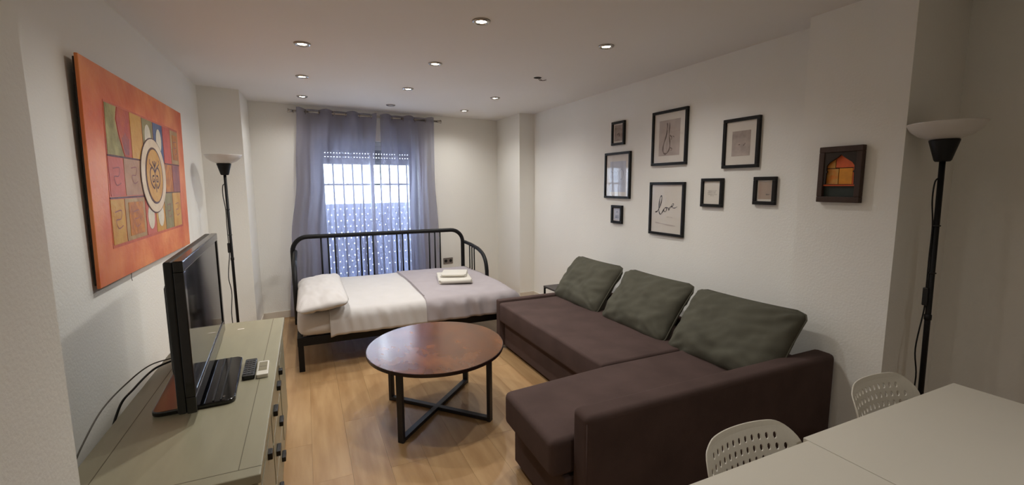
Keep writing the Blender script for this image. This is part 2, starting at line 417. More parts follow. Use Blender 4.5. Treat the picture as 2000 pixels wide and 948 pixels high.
# wall socket under the window
so = thing('wall_socket', 'grey double wall socket beside the curtain, above the bed', 'socket', bw(2.26, 0, .47))
bwbox('plate', 2.19, 2.33, 0, .010, .43, .512, M_PLATE, so, .003)
for s in (2.225, 2.295):
    bm = bmesh.new(); add_lathe(bm, [(0, .0), (.021, .0), (.021, .002), (0, .002)], 16); bm.transform(Matrix.Translation(bw(s, .010, .471)) @ BROT.to_3x3().to_4x4() @ Matrix.Rotation(PI/2, 4, 'X'))
    bm_obj('socket_well', bm, M_DARK, so)

# ------------------------------------------------------------------ daybed
HY = 5.33
bed = thing('daybed', 'black tubular metal daybed pulled out to double width under the window', 'bed', (.8, 4.6, 0))
def arc(c, r, a0, a1, n=8, plane='xz', sgn=1):
    o = []
    for k in range(n+1):
        a = a0+(a1-a0)*k/n
        o.append((c[0]+r*math.cos(a), c[1], c[2]+r*math.sin(a)) if plane == 'xz' else (c[0], c[1]+r*math.cos(a), c[2]+r*math.sin(a)))
    return o
XL, XR, TZ, RB = -.150, 1.755, .955, .15
tube('headboard_frame', [(XL, HY, 0), (XL, HY, .4)] + arc((XL+RB, HY, TZ-RB), RB, PI, PI/2) + arc((XR-RB, HY, TZ-RB), RB, PI/2, 0) + [(XR, HY, .4), (XR, HY, 0)], .0235, M_BLACK, bed, 12)
for x in (.135, .206, .277, .547, .619, .683, .952, 1.017, 1.083, 1.336, 1.404, 1.468):
    tube('spindle', [(x, HY, .30), (x, HY, .945)], .0095, M_BLACK, bed, 8)
box('headboard_rail', XL, XR, HY-.012, HY+.012, .25, .29, M_BLACK, bed)
for X in (XL+.025, XR+.025):
    tube('armrest_frame', [(X, HY, .80), (X, 5.1, .795)] + spline([(X, 4.85, .775), (X, 4.70, .735), (X, 4.61, .66), (X, 4.575, .56)], 4) + [(X, 4.57, .27)], .021, M_BLACK, bed, 10)
    for y in (5.14, 5.06, 4.98): tube('armrest_spindle', [(X, y, .27), (X, y, .785)], .008, M_BLACK, bed, 8)
for nm, a in (('front_rail', (-.12, 1.78, 3.895, 3.935, .215, .285)), ('side_rail', (-.12, -.08, 3.935, HY, .215, .285)), ('side_rail', (1.74, 1.78, 3.935, HY, .215, .285)), ('center_rail', (-.08, 1.74, 4.60, 4.64, .215, .27))):
    box(nm, *a, M_BLACK, bed, .003)
for x in (-.118, 1.74): box('leg', x, x+.042, 3.896, 3.938, 0, .22, M_BLACK, bed, .002)
for k in range(14):
    x = -.05+k*.13; box('bed_slat', x, x+.07, 3.94, HY-.02, .272, .284, M_DKTABLE, bed)

def soft_slab(name, x0, x1, y0, y1, z0, z1, r, m, parent=None, amp=.006, nseed=0, top=None, nx=60, ny=40):
    """rounded upholstery slab with gentle unevenness"""
    bm = bmesh.new(); add_box(bm, x0, x1, y0, y1, z0, z1, r, 4)
    L = [e for e in bm.edges if e.calc_length() > .12]
    for _ in range(4):
        L = [e for e in bm.edges if e.calc_length() > .12]
        if not L: break
        bmesh.ops.subdivide_edges(bm, edges=L, cuts=1, use_grid_fill=True)
    bmesh.ops.triangulate(bm, faces=[f for f in bm.faces if len(f.verts) > 4])
    for v in bm.verts:
        n = noise.noise(Vector((v.co.x*4+nseed, v.co.y*4, v.co.z*4)))
        v.co += Vector((0, 0, 1 if v.co.z > (z0+z1)/2 else 0))*n*amp + Vector((n, -n, 0))*amp*.5
    return bm_obj(name, bm, m, parent, smooth=True)

mt = soft_slab('mattress', -.115, 1.73, 3.87, 5.30, .287, .475, .075, M_SHEET, None, .008, 2)
setp(mt, 'thick white sheeted mattress on the black daybed, showing at its front left corner', 'mattress')

# duvet: white left part, grey right part
dv = thing('duvet', 'duvet over the daybed, white on the left and grey on the right', 'duvet', (1.0, 4.5, .48))
def duvet_part(name, xa, xb, m, lift, right_end):
    NX, NV = 90, 76
    yb, yf = 5.285, 3.925
    bm = bmesh.new(); rows = []
    for i in range(NX+1):
        u = i/NX; x = xa+(xb-xa)*u; row = []
        for j in range(NV+1):
            v = j/NV
            # path from the back edge over the top, round the front, down
            Ltop = yb-yf; Lc = .13; Ld = .12; Lt = Ltop+Lc+Ld; q = v*Lt
            xx = x
            if q < Ltop: y, z = yb-q, .490
            elif q < Ltop+Lc: a = (q-Ltop)/Lc*PI/2; y, z = yf-.083*math.sin(a), .490-.083*(1-math.cos(a))
            else: y, z = yf-.083, .407-(q-Ltop-Lc)
            front = max(0, min(1, (q-Ltop+.12)/.25))
            puff = .018*math.sin(PI*min(1, max(0, (yb-y)/(yb-yf))))
            z += puff+lift
            n1 = noise.noise(Vector((x*3.1, y*2.6, 1.3+lift*50))); n2 = noise.noise(Vector((x*9, y*7, 4)))
            z += (1-front)*(.010*n1+.004*n2)
            wr = noise.noise(Vector((x*15+3*(y+z), z*2.5, 2.2)))
            amp = .034 if right_end else .016
            y += front*amp*wr*(1 if z < .46 else .5) - front*lift*.8
            if right_end:
                d = (x-(xb-.20))/.20
                if d > 0:
                    a = d*PI/2
                    xx = xb-.20+.155*math.sin(a)+.018*noise.noise(Vector((y*13, z*3, 8)))*d
                    drop = .175*(1-math.cos(a))
                    z = max(z-drop, .30 if z > .30 else z-.002)
                    z = max(z, .262)
                    y += front*.05*d*d
            else:
                z = max(z, .285)
            if not right_end and u < .06:
                z -= .010*(1-u/.06)
            row.append(bm.verts.new((xx, y, z)))
        rows.append(row)
    for a, b in zip(rows, rows[1:]):
        for j in range(NV): bm.faces.new((a[j], a[j+1], b[j+1], b[j]))
    o = bm_obj(name, bm, m, dv, smooth=True)
    sol = o.modifiers.new('thick', 'SOLIDIFY'); sol.thickness = .014; sol.offset = -1
    return o
setp(duvet_part('white_part', .13, .955, M_SHEET, 0.0, False), 'white turned-back part of the duvet')
setp(duvet_part('grey_part', .925, 1.93, M_GREY, .010, True), 'grey lilac part of the duvet')
tube('seam_piping', [(.93, 5.28-k*.066, .507+.018*math.sin(PI*k/20)+.004) for k in range(21)], .004, M_GREY, dv, 6)

def pillow(name, w, h, t, m, parent=None, seed=0, p=3.2, wr=.012, nu=44, nv=34, pin=.07):
    """puffy cushion in local coords: x = width, z = height, y = thickness"""
    bm = bmesh.new(); V = {}
    for side in (1, -1):
        for i in range(nu+1):
            for j in range(nv+1):
                s = -1+2*i/nu; q = -1+2*j/nv
                edge = i in (0, nu) or j in (0, nv)
                if edge and side == -1: V[(side, i, j)] = V[(1, i, j)]; continue
                prof = ((1-abs(s)**p)*(1-abs(q)**p))**.55 if not edge else 0
                x = s*w/2*(1-pin*(1-abs(q))**.0*(q*q*0+ (1-q*q)*.55))
                z = q*h/2*(1-pin*(1-s*s)*.55)
                rc = max(0, abs(s)-.8)/.2*max(0, abs(q)-.8)/.2
                x *= 1-.055*rc; z *= 1-.075*rc
                n = noise.noise(Vector((s*2.3+seed, q*2.3, side*2.))) + .6*noise.noise(Vector((s*5+q*3+seed, q*4-s*2, side*3.)))
                # radiating creases near the corners
                cr = math.sin(14*math.atan2(abs(q)-1.05, abs(s)-1.05))*max(0, (abs(s)+abs(q)-1.05))
                y = side*(prof*t/2) + (n*wr + cr*wr*.7)*min(1, prof*2.2)
                V[(side, i, j)] = bm.verts.new((x, y, z))
    for side in (1, -1):
        for i in range(nu):
            for j in range(nv):
                f = [V[(side, i, j)], V[(side, i+1, j)], V[(side, i+1, j+1)], V[(side, i, j+1)]]
                bm.faces.new(f if side == -1 else f[::-1])
    return bm
bm = pillow('p', 1.28, .40, .15, M_SHEET, seed=4, wr=.010, pin=.04)
bm.transform(Matrix.Translation((.085, 4.36, .557)) @ Matrix.Rotation(math.radians(90), 4, 'Z') @ Matrix.Rotation(math.radians(90-7), 4, 'X'))
pl = bm_obj('bed_pillow', bm, M_SHEET, smooth=True); setp(pl, 'long white bed pillow at the left end of the daybed', 'pillow')

# folded towels
def towel(name, label, cx, cy, z0, lx, ly, layers, rot, th=.0135):
    t = thing(name, label, 'towel', (cx, cy, z0), (0, 0, math.radians(rot)), group='folded white towels on the bed')
    bm = bmesh.new()
    for k in range(layers):
        pts = rrect(-lx/2+.006*(k % 2), lx/2-.004*k, -ly/2+.003*k, ly/2-.005*k, .02, 3)
        add_prism(bm, pts, k*th, (k+1)*th-.001, .006, 3)
    bm2 = bmesh.new()
    for v in bm.verts:
        v.co.z += .006*noise.noise(Vector((v.co.x*9, v.co.y*9, 3))) if v.co.z > th*.5 else 0
    bm_obj('folded_cloth', bm, M_TOWEL, t, local=True, smooth=True); bm2.free()
    tube('fold_edge', spline([(-lx/2+.02, -ly/2-.002, .012+th*(layers-1)*.5), (0, -ly/2-.004, .012+th*(layers-1)*.5), (lx/2-.02, -ly/2-.002, .012+th*(layers-1)*.5)], 6), th*layers*.42, M_TOWEL, t, 10, local=True)
towel('folded_towel', 'larger folded white towel lying flat on the grey duvet, underneath', 1.38, 4.50, .519, .34, .46, 3, -12)
towel('folded_towel', 'smaller folded white towel on top of the other towel', 1.40, 4.55, .560, .27, .30, 2, -22)

# ------------------------------------------------------------------ round coffee table
ct = thing('coffee_table', 'round rustic brown coffee table with crossed black metal legs', 'coffee table', (.735, 2.826, 0))
def rustic():
    m = bpy.data.materials.new('rustic_wood'); m.use_nodes = True; nt = m.node_tree; b = nt.nodes['Principled BSDF']
    tc = nt.nodes.new('ShaderNodeTexCoord')
    def nz(scale, stretch, detail, c0, c1, p0, p1):
        mp = nt.nodes.new('ShaderNodeMapping'); mp.inputs['Scale'].default_value = stretch; nt.links.new(tc.outputs['Object'], mp.inputs[0])
        n = nt.nodes.new('ShaderNodeTexNoise'); n.inputs['Scale'].default_value = scale; n.inputs['Detail'].default_value = detail; nt.links.new(mp.outputs[0], n.inputs['Vector'])
        r = nt.nodes.new('ShaderNodeValToRGB'); r.color_ramp.elements[0].color = c0; r.color_ramp.elements[1].color = c1
        r.color_ramp.elements[0].position = p0; r.color_ramp.elements[1].position = p1; nt.links.new(n.outputs['Fac'], r.inputs[0]); return r.outputs[0]
    a = nz(4.2, (1, 1, 1), 3, lin((74, 47, 31)), lin((126, 76, 38)), .22, .82)
    g = nz(16, (1.2, .5, 1), 5, (.72, .71, .70, 1), (1.18, 1.14, 1.10, 1), .25, .75)
    mx = nt.nodes.new('ShaderNodeMix'); mx.data_type = 'RGBA'; mx.blend_type = 'MULTIPLY'; mx.inputs[0].default_value = 1
    nt.links.new(a, mx.inputs[6]); nt.links.new(g, mx.inputs[7]); nt.links.new(mx.outputs[2], b.inputs['Base Color'])
    b.inputs['Roughness'].default_value = .19; b.inputs['Specular IOR Level'].default_value = .55
    return m
M_RUST = rustic()
M_EDGE = mat('dark_wood_edge', (40, 20, 17), .35)
ea = math.atan2(.941, .338)
def oval(rx, ry, n=72):
    return [(.735+rx*math.cos(a)*math.cos(ea)-ry*math.sin(a)*math.sin(ea), 2.826+rx*math.cos(a)*math.sin(ea)+ry*math.sin(a)*math.cos(ea)) for a in [2*PI*k/n for k in range(n)]]
prism('edge_band', oval(.490, .441), .440, .4595, M_EDGE, ct, .0)
prism('table_top', oval(.487, .438), .4585, .4612, M_RUST, ct, .0)
FT = [(.437, 2.535), (.997, 2.545), (1.040, 3.150), (.480, 3.110)]
cxy = (.7385, 2.835)
for i, (x, y) in enumerate(FT):
    d = Vector((x-cxy[0], y-cxy[1], 0)).normalized(); nrm = Vector((-d.y, d.x, 0))
    p = Vector((x, y, 0))
    pts = [p+d*.012+nrm*.019, p+d*.012-nrm*.019, p-d*.012-nrm*.019, p-d*.012+nrm*.019]
    prism('leg', [(q.x, q.y) for q in pts], 0, .440, M_TLEG, ct, .002, 1)
for a, b in ((0, 2), (1, 3)):
    p = Vector((*FT[a], 0)); q = Vector((*FT[b], 0)); d = (q-p).normalized(); nrm = Vector((-d.y, d.x, 0))
    zz = (.004, .028) if a == 0 else (.005, .027)
    pts = [p+nrm*.019, q+nrm*.019, q-nrm*.019, p-nrm*.019]
    prism('cross_bar', [(v.x, v.y) for v in pts], zz[0], zz[1], M_TLEG, ct, .002, 1)
    zz = (.418, .440)
    prism('top_bar', [(v.x, v.y) for v in pts], zz[0]-(.001 if a else 0), zz[1]-.0005, M_TLEG, ct, .002, 1)

# ------------------------------------------------------------------ corner sofa
sf = thing('corner_sofa', 'dark brown-grey fabric corner sofa with chaise against the right wall', 'sofa', (2.0, 2.6, 0))
def sofa_box(nm, a, r, amp=.004, sd=0): return soft_slab(nm, *a, r, M_SOFA, sf, amp, sd)
sofa_box('seat_base', (1.600, 2.54, 2.11, 3.685, .03, .262), .012, .001)
sofa_box('seat_cushion', (1.545, 2.50, 2.112, 3.685, .266, .440), .022, .003, 3)
prism('chaise_base', [(.935, 1.52), (.945, 2.055), (1.60, 2.105), (2.54, 2.108), (2.54, 1.52)], .03, .262, M_SOFA, sf, .01, 2, smooth=False)
bm = bmesh.new(); add_prism(bm, [(.868, 1.525), (.882, 2.045), (1.56, 2.106), (2.50, 2.108), (2.50, 1.525)], .266, .440, .030, 4)
bm_obj('chaise_cushion', bm, M_SOFA, sf, smooth=True).modifiers.new('n', 'WEIGHTED_NORMAL')
bm = bmesh.new(); add_box(bm, .965, 2.565, 1.405, 1.522, .03, .583, .028, 4)
bm_obj('armrest', bm, M_SOFA, sf, smooth=True).modifiers.new('n', 'WEIGHTED_NORMAL')
tube('arm_welt', [(.972, 1.418, .04), (.972, 1.418, .55)] , .004, M_SOFA, sf, 6)
sofa_box('end_panel', (1.548, 2.565, 3.690, 3.755, .03, .458), .012, .001)
sofa_box('back_panel', (2.505, 2.565, 1.53, 3.69, .03, .50), .02, .002)
for x, y in ((1.02, 1.46), (1.02, 2.0), (2.48, 1.46), (2.48, 3.7), (1.66, 3.7)): box('foot', x-.025, x+.025, y-.025, y+.025, 0, .032, M_BLACK, sf)

def back_cushion(label, y0, y1, lean, cx, cz, seed, hh=.485, tt=.205, yaw=0, roll=0):
    bm = pillow('c', y1-y0, hh, tt, M_CUSH, seed=seed, p=3.4, wr=.019)
    bm.transform(Matrix.Translation((cx, (y0+y1)/2, cz)) @ Matrix.Rotation(math.radians(90+yaw), 4, 'Z') @ Matrix.Rotation(math.radians(lean), 4, 'X') @ Matrix.Rotation(math.radians(roll), 4, 'Y'))
    t = thing('sofa_cushion', label, 'cushion', (cx, (y0+y1)/2, cz-.2), group='loose sofa back cushions')
    bm_obj('cushion_cover', bm, M_CUSH, t, smooth=True)
    # welt along the rim
    pts = []
    w, h = y1-y0, hh
    for (a, b) in [(q, -1) for q in [-1+.1*k for k in range(20)]] + [(1, -1+.1*k) for k in range(20)] + [(1-.1*k, 1) for k in range(20)] + [(-1, 1-.1*k) for k in range(20)]:
        x = a*w/2*(1-.07*(1-b*b)*.55); z = b*h/2*(1-.07*(1-a*a)*.55)
        rc = max(0, abs(a)-.8)/.2*max(0, abs(b)-.8)/.2
        pts.append(Vector((x*(1-.055*rc), 0, z*(1-.075*rc))))
    Mx = Matrix.Translation((cx, (y0+y1)/2, cz)) @ Matrix.Rotation(math.radians(90+yaw), 4, 'Z') @ Matrix.Rotation(math.radians(lean), 4, 'X') @ Matrix.Rotation(math.radians(roll), 4, 'Y')
    tube('welt', [Mx @ p for p in pts], .0045, M_CUSH, t, 6, True)
back_cushion('olive grey sofa cushion at the far end, next to the small side table', 3.045, 3.765, 37, 2.300, .606, 1)
back_cushion('olive grey sofa cushion in the middle of the three', 2.265, 2.985, 37, 2.300, .606, 5)
back_cushion('olive grey sofa cushion nearest the camera, against the armrest', 1.478, 2.245, 37, 2.300, .604, 9, yaw=-1, roll=1.5)

# small side table behind the sofa's far end
st = thing('side_table', 'small dark side table with thin black legs between sofa and wall pillar', 'side table', (2.45, 3.95, 0))
box('table_top', 2.225, 2.66, 3.775, 4.09, .432, .450, M_DKTABLE, st, .002)
for x in (2.227, 2.642):
    for y in (3.777, 4.072): box('leg', x, x+.016, y, y+.016, 0, .432, M_BLACK, st)
for y in (3.779, 4.074): box('frame_rail', 2.243, 2.642, y, y+.012, .418, .4315, M_BLACK, st)

# ------------------------------------------------------------------ framed prints on the right wall
GAL = 2.74
def frame(label, ya, yb, z0, z1, fw, draw, tilt=0, matw=None, artcol=(176, 164, 156), artm=None, art=None):
    """ya > yb : far and near edge; art = (left,right,bottom,top) as fractions of the inside"""
    cy, cz = (ya+yb)/2, (z0+z1)/2
    t = thing('picture_frame', label, 'framed print', (GAL, cy, z0), group='framed prints on the right wall')
    w, h = (ya-yb), (z1-z0); D = .024
    # local: x to the right as seen (towards -Y), z up; depth towards -X
    T = Matrix(((0, 1, 0, GAL), (-1, 0, 0, cy), (0, 0, 1, cz), (0, 0, 0, 1))) @ Matrix.Rotation(math.radians(tilt), 4, 'Y')
    def P(nm, x0, x1, zz0, zz1, d0, d1, m, par=t, bev=0):
        bm = bmesh.new(); add_box(bm, x0, x1, -d1, -d0, zz0, zz1, bev); bm.transform(T); return bm_obj(nm, bm, m, par)
    P('frame_rail', -w/2, w/2, h/2-fw, h/2, .001, D, M_FRAME, bev=.002); P('frame_rail', -w/2, w/2, -h/2, -h/2+fw, .001, D, M_FRAME, bev=.002)
    P('frame_stile', -w/2, -w/2+fw, -h/2+fw, h/2-fw, .001, D, M_FRAME, bev=.002); P('frame_stile', w/2-fw, w/2, -h/2+fw, h/2-fw, .001, D, M_FRAME, bev=.002)
    P('mat_board', -w/2+fw, w/2-fw, -h/2+fw, h/2-fw, .004, .010, M_PAPER)
    P('glass_pane', -w/2+fw, w/2-fw, -h/2+fw, h/2-fw, .014, .016, M_GLASS)
    iw, ih = w-2*fw, h-2*fw
    if art:
        P('print', -iw/2+art[0]*iw, -iw/2+art[1]*iw, -ih/2+art[2]*ih, -ih/2+art[3]*ih, .010, .0108, artm)
    def stroke(pts, r, m, nm='ink_line'):
        bm = bmesh.new(); q = [Vector((-iw/2+a*iw, -.0112, -ih/2+b*ih)) for a, b in pts]
        q = spline(q, 6)
        # flat ribbon
        prev = None
        for i, p in enumerate(q):
            tg = (q[min(i+1, len(q)-1)]-q[max(i-1, 0)]); tg.normalize(); nn = Vector((-tg.z, 0, tg.x))
            rr = r*(1+.35*math.sin(i*.6))
            cur = (bm.verts.new(p+nn*rr), bm.verts.new(p-nn*rr))
            if prev: bm.faces.new((prev[0], prev[1], cur[1], cur[0]))
            prev = cur
        bm.transform(T); return bm_obj(nm, bm, m, t)
    if draw: draw(stroke)
M_INK = mat('black_ink', (32, 28, 27), .7)
M_SEP = mat('sepia_print', (178, 164, 154), .8, rgb2=(194, 180, 170), vscale=14)
M_SEPD = mat('sepia_ink', (116, 102, 94), .8)
M_SEPL = mat('pale_sepia', (196, 184, 176), .8)
M_FLOWER = mat('brown_print', (186, 172, 160), .8, rgb2=(144, 126, 112), vscale=22)
M_SMUDGE = mat('smudged_print', (192, 178, 168), .8, rgb2=(158, 144, 136), vscale=16)
M_SAND = mat('sand_print', (172, 154, 136), .8, rgb2=(184, 156, 138), vscale=9)
M_BLUEP = mat('bluish_print', (190, 192, 200), .8, rgb2=(206, 206, 212), vscale=9)
M_INKB = mat('blue_grey_ink', (118, 122, 138), .8)
M_INKG = mat('pale_grey_ink', (176, 168, 160), .8)
def d_vase(st_):
    st_([(.42, .80), (.43, .72), (.40, .55), (.33, .40), (.30, .28), (.33, .20), (.40, .18), (.47, .22), (.52, .30), (.52, .42), (.49, .56), (.50, .72), (.50, .80)], .0055, M_SEPD)
    st_([(.44, .70), (.42, .52), (.37, .36), (.38, .22)], .0045, M_SEPL); st_([(.47, .66), (.47, .50), (.48, .34), (.46, .24)], .004, M_SEPL)
    st_([(.52, .55), (.58, .50), (.56, .46)], .004, M_SEPD); st_([(.53, .30), (.60, .27), (.56, .24)], .003, M_SEPD); st_([(.60, .53), (.66, .50)], .002, M_SEPD)
def d_love(st_):
    st_([(.13, .42), (.21, .45), (.30, .58), (.34, .72), (.32, .77), (.27, .70), (.25, .55), (.26, .43), (.31, .38), (.38, .44), (.42, .50)], .0038, M_INK)
    st_([(.50, .53), (.44, .51), (.42, .46), (.47, .44), (.51, .49), (.49, .53), (.54, .52), (.57, .52), (.58, .47), (.61, .52), (.64, .56), (.67, .55)], .0026, M_INK)
    st_([(.65, .54), (.72, .58), (.73, .61), (.69, .61), (.67, .56), (.71, .53), (.78, .53), (.84, .56)], .0024, M_INK)
    st_([(.52, .33), (.60, .335), (.70, .33)], .0012, M_INKG)
    st_([(.14, .20), (.30, .19), (.55, .17), (.80, .16)], .004, M_SEPL)
def d_lines(st_):
    for z, a, b in ((.585, .25, .78), (.535, .28, .72), (.485, .22, .70), (.425, .25, .80), (.36, .40, .62)): st_([(a, z), ((a+b)/2, z+.004), (b, z)], .0016, M_INKG)
def d_sketch(st_):
    for q in range(5):
        x = .22+q*.07; st_([(x, .62-.03*(q % 2)), (x+.03, .55), (x-.01, .47), (x+.02, .38)], .002, M_INKB)
    st_([(.60, .60), (.68, .64), (.76, .58), (.74, .46), (.66, .40), (.60, .46), (.60, .60)], .0018, M_INKB)
def d_smudge(st_):
    st_([(.34, .66), (.40, .62), (.37, .58)], .010, M_SMUDGE); st_([(.58, .44), (.61, .46), (.64, .49)], .003, M_SEPD); st_([(.42, .46), (.47, .47)], .003, M_SEPD)
def d_flower(st_):
    st_([(.40, .40), (.52, .48), (.62, .42), (.55, .34)], .006, M_SEPD)
def d_boat(st_): st_([(.58, .33), (.70, .32), (.80, .33)], .0035, M_SEPD)
def d_note(st_):
    for z in (.22, .27, .32, .40): st_([(.28, z), (.5, z+.01), (.74, z)], .0022, M_INKB)
    st_([(.40, .62), (.52, .74), (.62, .64)], .003, M_INKB)
frame('smallest upright black frame at top left of the group, brown print with white border', 3.645, 3.453, 1.868, 2.088, .022, d_flower, artm=M_FLOWER, art=(.10, .90, .10, .94))
frame('tall black frame at far left of the group, faint bluish sketch catching window light', 3.742, 3.357, 1.366, 1.802, .022, d_sketch, artm=M_BLUEP, art=(.16, .86, .10, .84))
frame('smallest black frame at lower left of the group, tiny note print', 3.624, 3.459, 1.125, 1.30, .026, d_note, artm=M_BLUEP, art=(.06, .94, .06, .96))
frame('large black frame at top centre, sepia drawing of a tall bottle vase', 3.08, 2.690, 1.653, 2.096, .022, d_vase, artm=M_SEP, art=(.16, .83, .14, .86))
frame('large black frame with the handwritten word love', 3.085, 2.692, 1.073, 1.516, .022, d_love)
frame('black frame at top right of the group, small smudged sepia print in wide mat', 2.352, 2.068, 1.607, 1.944, .022, d_smudge, artm=M_SMUDGE, art=(.20, .80, .20, .78))
frame('small black frame with lines of pale text, right of the love print', 2.528, 2.335, 1.330, 1.540, .022, d_lines)
frame('small black frame at far right of the group, sandy brown print', 2.089, 1.932, 1.362, 1.544, .023, d_boat, artm=M_SAND, art=(.08, .90, .10, .92))
box('t', 0, 0, 0, 0, 0, 0, None) if False else None

# wooden arched niche picture on the column
NX_ = 2.575
np_ = thing('arched_wall_plaque', 'brown wooden wall plaque with a Moorish arch opening onto orange panels', 'wall plaque', (NX_, 1.463, 1.398), group=None)
TN = Matrix(((0, 1, 0, NX_), (-1, 0, 0, 1.463), (0, 0, 1, 1.545), (0, 0, 0, 1)))
def NP(nm, x0, x1, z0, z1, d0, d1, m, bev=0):
    bm = bmesh.new(); add_box(bm, x0, x1, -d1, -d0, z0, z1, bev); bm.transform(TN); return bm_obj(nm, bm, m, np_)
M_NW = mat('old_brown_wood', (62, 42, 32), .65, var=.2, vscale=12, stretch=(1, 1, .2), bump=.3, bscale=40)
M_NW2 = mat('dark_carved_wood', (44, 34, 26), .7, var=.2, vscale=14)
M_OR1 = mat('orange_panel', (226, 150, 40), .6, var=.12, vscale=20); M_OR2 = mat('red_orange_panel', (222, 100, 48), .6, var=.12, vscale=20)
M_OR3 = mat('ochre_panel', (206, 170, 92), .6, rgb2=(214, 126, 40), vscale=26); M_GRN = mat('dark_green_panel', (30, 42, 36), .6)
w, h = .212, .292
for a in ((-w/2, w/2, h/2-.030, h/2), (-w/2, w/2, -h/2, -h/2+.030)): NP('frame_rail', *a, .0, .030, M_NW, .003)
for a in ((-w/2, -w/2+.028, -h/2+.03, h/2-.03), (w/2-.028, w/2, -h/2+.03, h/2-.03)): NP('frame_stile', *a, .0, .030, M_NW, .003)
A = [(-.068, -.050), (-.066, .008), (-.060, .014), (-.066, .022), (-.066, .045), (-.054, .062), (-.030, .078), (-.010, .092), (.002, .104)]
A = A + [(-x+.004, z) for x, z in A[-2::-1]]
sheetl = [(-w/2+.026, -.052), (w/2-.026, -.052), (w/2-.026, h/2-.028), (-w/2+.026, h/2-.028)]
me = plate([sheetl, A], .010); me.transform(Matrix(((1, 0, 0, 0), (0, 0, -1, -.020), (0, 1, 0, 0), (0, 0, 0, 1)))); me.transform(TN)
link('arch_board', me, M_NW2, np_)
NP('lower_panel', -w/2+.028, w/2-.028, -h/2+.03, -.060, .004, .010, M_GRN)
NP('sill', -w/2+.026, w/2-.026, -.060, -.050, .004, .020, M_OR2)
NP('panel', -.078, -.012, -.050, .030, .006, .010, M_OR3); NP('panel', -.008, .056, -.050, .032, .006, .010, M_OR1)
NP('panel', -.078, -.030, .034, .112, .006, .010, M_OR3); NP('panel', -.026, .078, .036, .112, .006, .010, M_OR2); NP('panel', .058, .078, -.050, .034, .006, .010, M_OR2)
NP('backing', -.079, .079, -.116, .116, .001, .006, M_NW2)

# ------------------------------------------------------------------ big orange painting on the left wall
pa = thing('canvas_painting', 'large orange canvas painting with coloured patches and a white oval', 'painting', (-.81, 3.19, 1.08))
M_P0 = mat('orange_red_paint', (206, 88, 30), .42, rgb2=(238, 150, 84), vscale=3.2, bump=.25, bscale=26, detail=9)
M_P1 = mat('deep_orange_paint', (178, 66, 34), .45, rgb2=(214, 112, 72), vscale=4, bump=.2, bscale=26)
PY0, PY1, PZ0, PZ1 = 2.415, 4.070, 1.074, 2.030
PWd, PHt = PY1-PY0, PZ1-PZ0
lean = math.atan2(.017, PHt)
# local: x along +Y (left to right as seen), z up, -y out of the wall  -> world
TP = Matrix(((0, -1, 0, -.815), (1, 0, 0, PY0), (0, 0, 1, PZ0), (0, 0, 0, 1))) @ Matrix.Rotation(lean, 4, 'X')
def PB(nm, x0, x1, z0, z1, d0, d1, m, bev=0):
    bm = bmesh.new(); add_box(bm, x0, x1, -d1, -d0, z0, z1, bev); bm.transform(TP); return bm_obj(nm, bm, m, pa)
def PP(nm, pts, d, m, th=.0012):
    bm = bmesh.new(); lo = [bm.verts.new((x*PWd, -d, z*PHt)) for x, z in pts]; hi = [bm.verts.new((x*PWd, -d-th, z*PHt)) for x, z in pts]
    n = len(pts); bm.faces.new(lo); bm.faces.new(hi[::-1])
    for i in range(n): bm.faces.new((lo[i], lo[(i+1) % n], hi[(i+1) % n], hi[i]))
    bm.transform(TP); return bm_obj(nm, bm, m, pa)
PB('stretched_canvas', 0, PWd, 0, PHt, -.001, .012, M_P0, .003)
PB('stretcher_frame', .012, PWd-.012, .012, PHt-.012, -.010, -.001, M_NW2)
pd = .012
def col(n, a, b, vs_=12): return mat('paint_'+n, a, .5, rgb2=b, vscale=vs_, bump=.2, bscale=40)
C_ol = col('olive', (128, 118, 48), (178, 166, 98)); C_or = col('orange', (196, 96, 44), (176, 70, 52)); C_oc = col('ochre', (196, 140, 44), (210, 164, 74))
C_bl = col('blue', (52, 66, 116), (90, 100, 128)); C_wh = col('white', (226, 214, 190), (206, 198, 176)); C_pk = col('pink', (206, 110, 88), (190, 96, 74)); C_tn = col('tan', (168, 128, 94), (186, 144, 106))
C_rd = col('red', (190, 76, 56), (204, 92, 66)); C_pu = col('plum', (130, 76, 76), (160, 92, 78)); C_am = col('amber', (206, 132, 24), (160, 92, 30), 20); C_gr = col('sage', (128, 118, 72), (150, 138, 90)); C_cr = col('cream', (226, 206, 176), (214, 192, 160)); C_tn2 = col('sand', (186, 156, 104), (160, 122, 72)); C_br = col('brown', (74, 40, 34), (96, 58, 44))
PP('painted_field', [(.105, .155), (.895, .155), (.905, .85), (.125, .85)], pd, M_P1)
pd2 = pd+.0014
def patch(x0, x1, z0, z1, m, d=0): PP('patch', [(x0, z0), (x1, z0), (x1, z1), (x0, z1)], pd2+d, m)
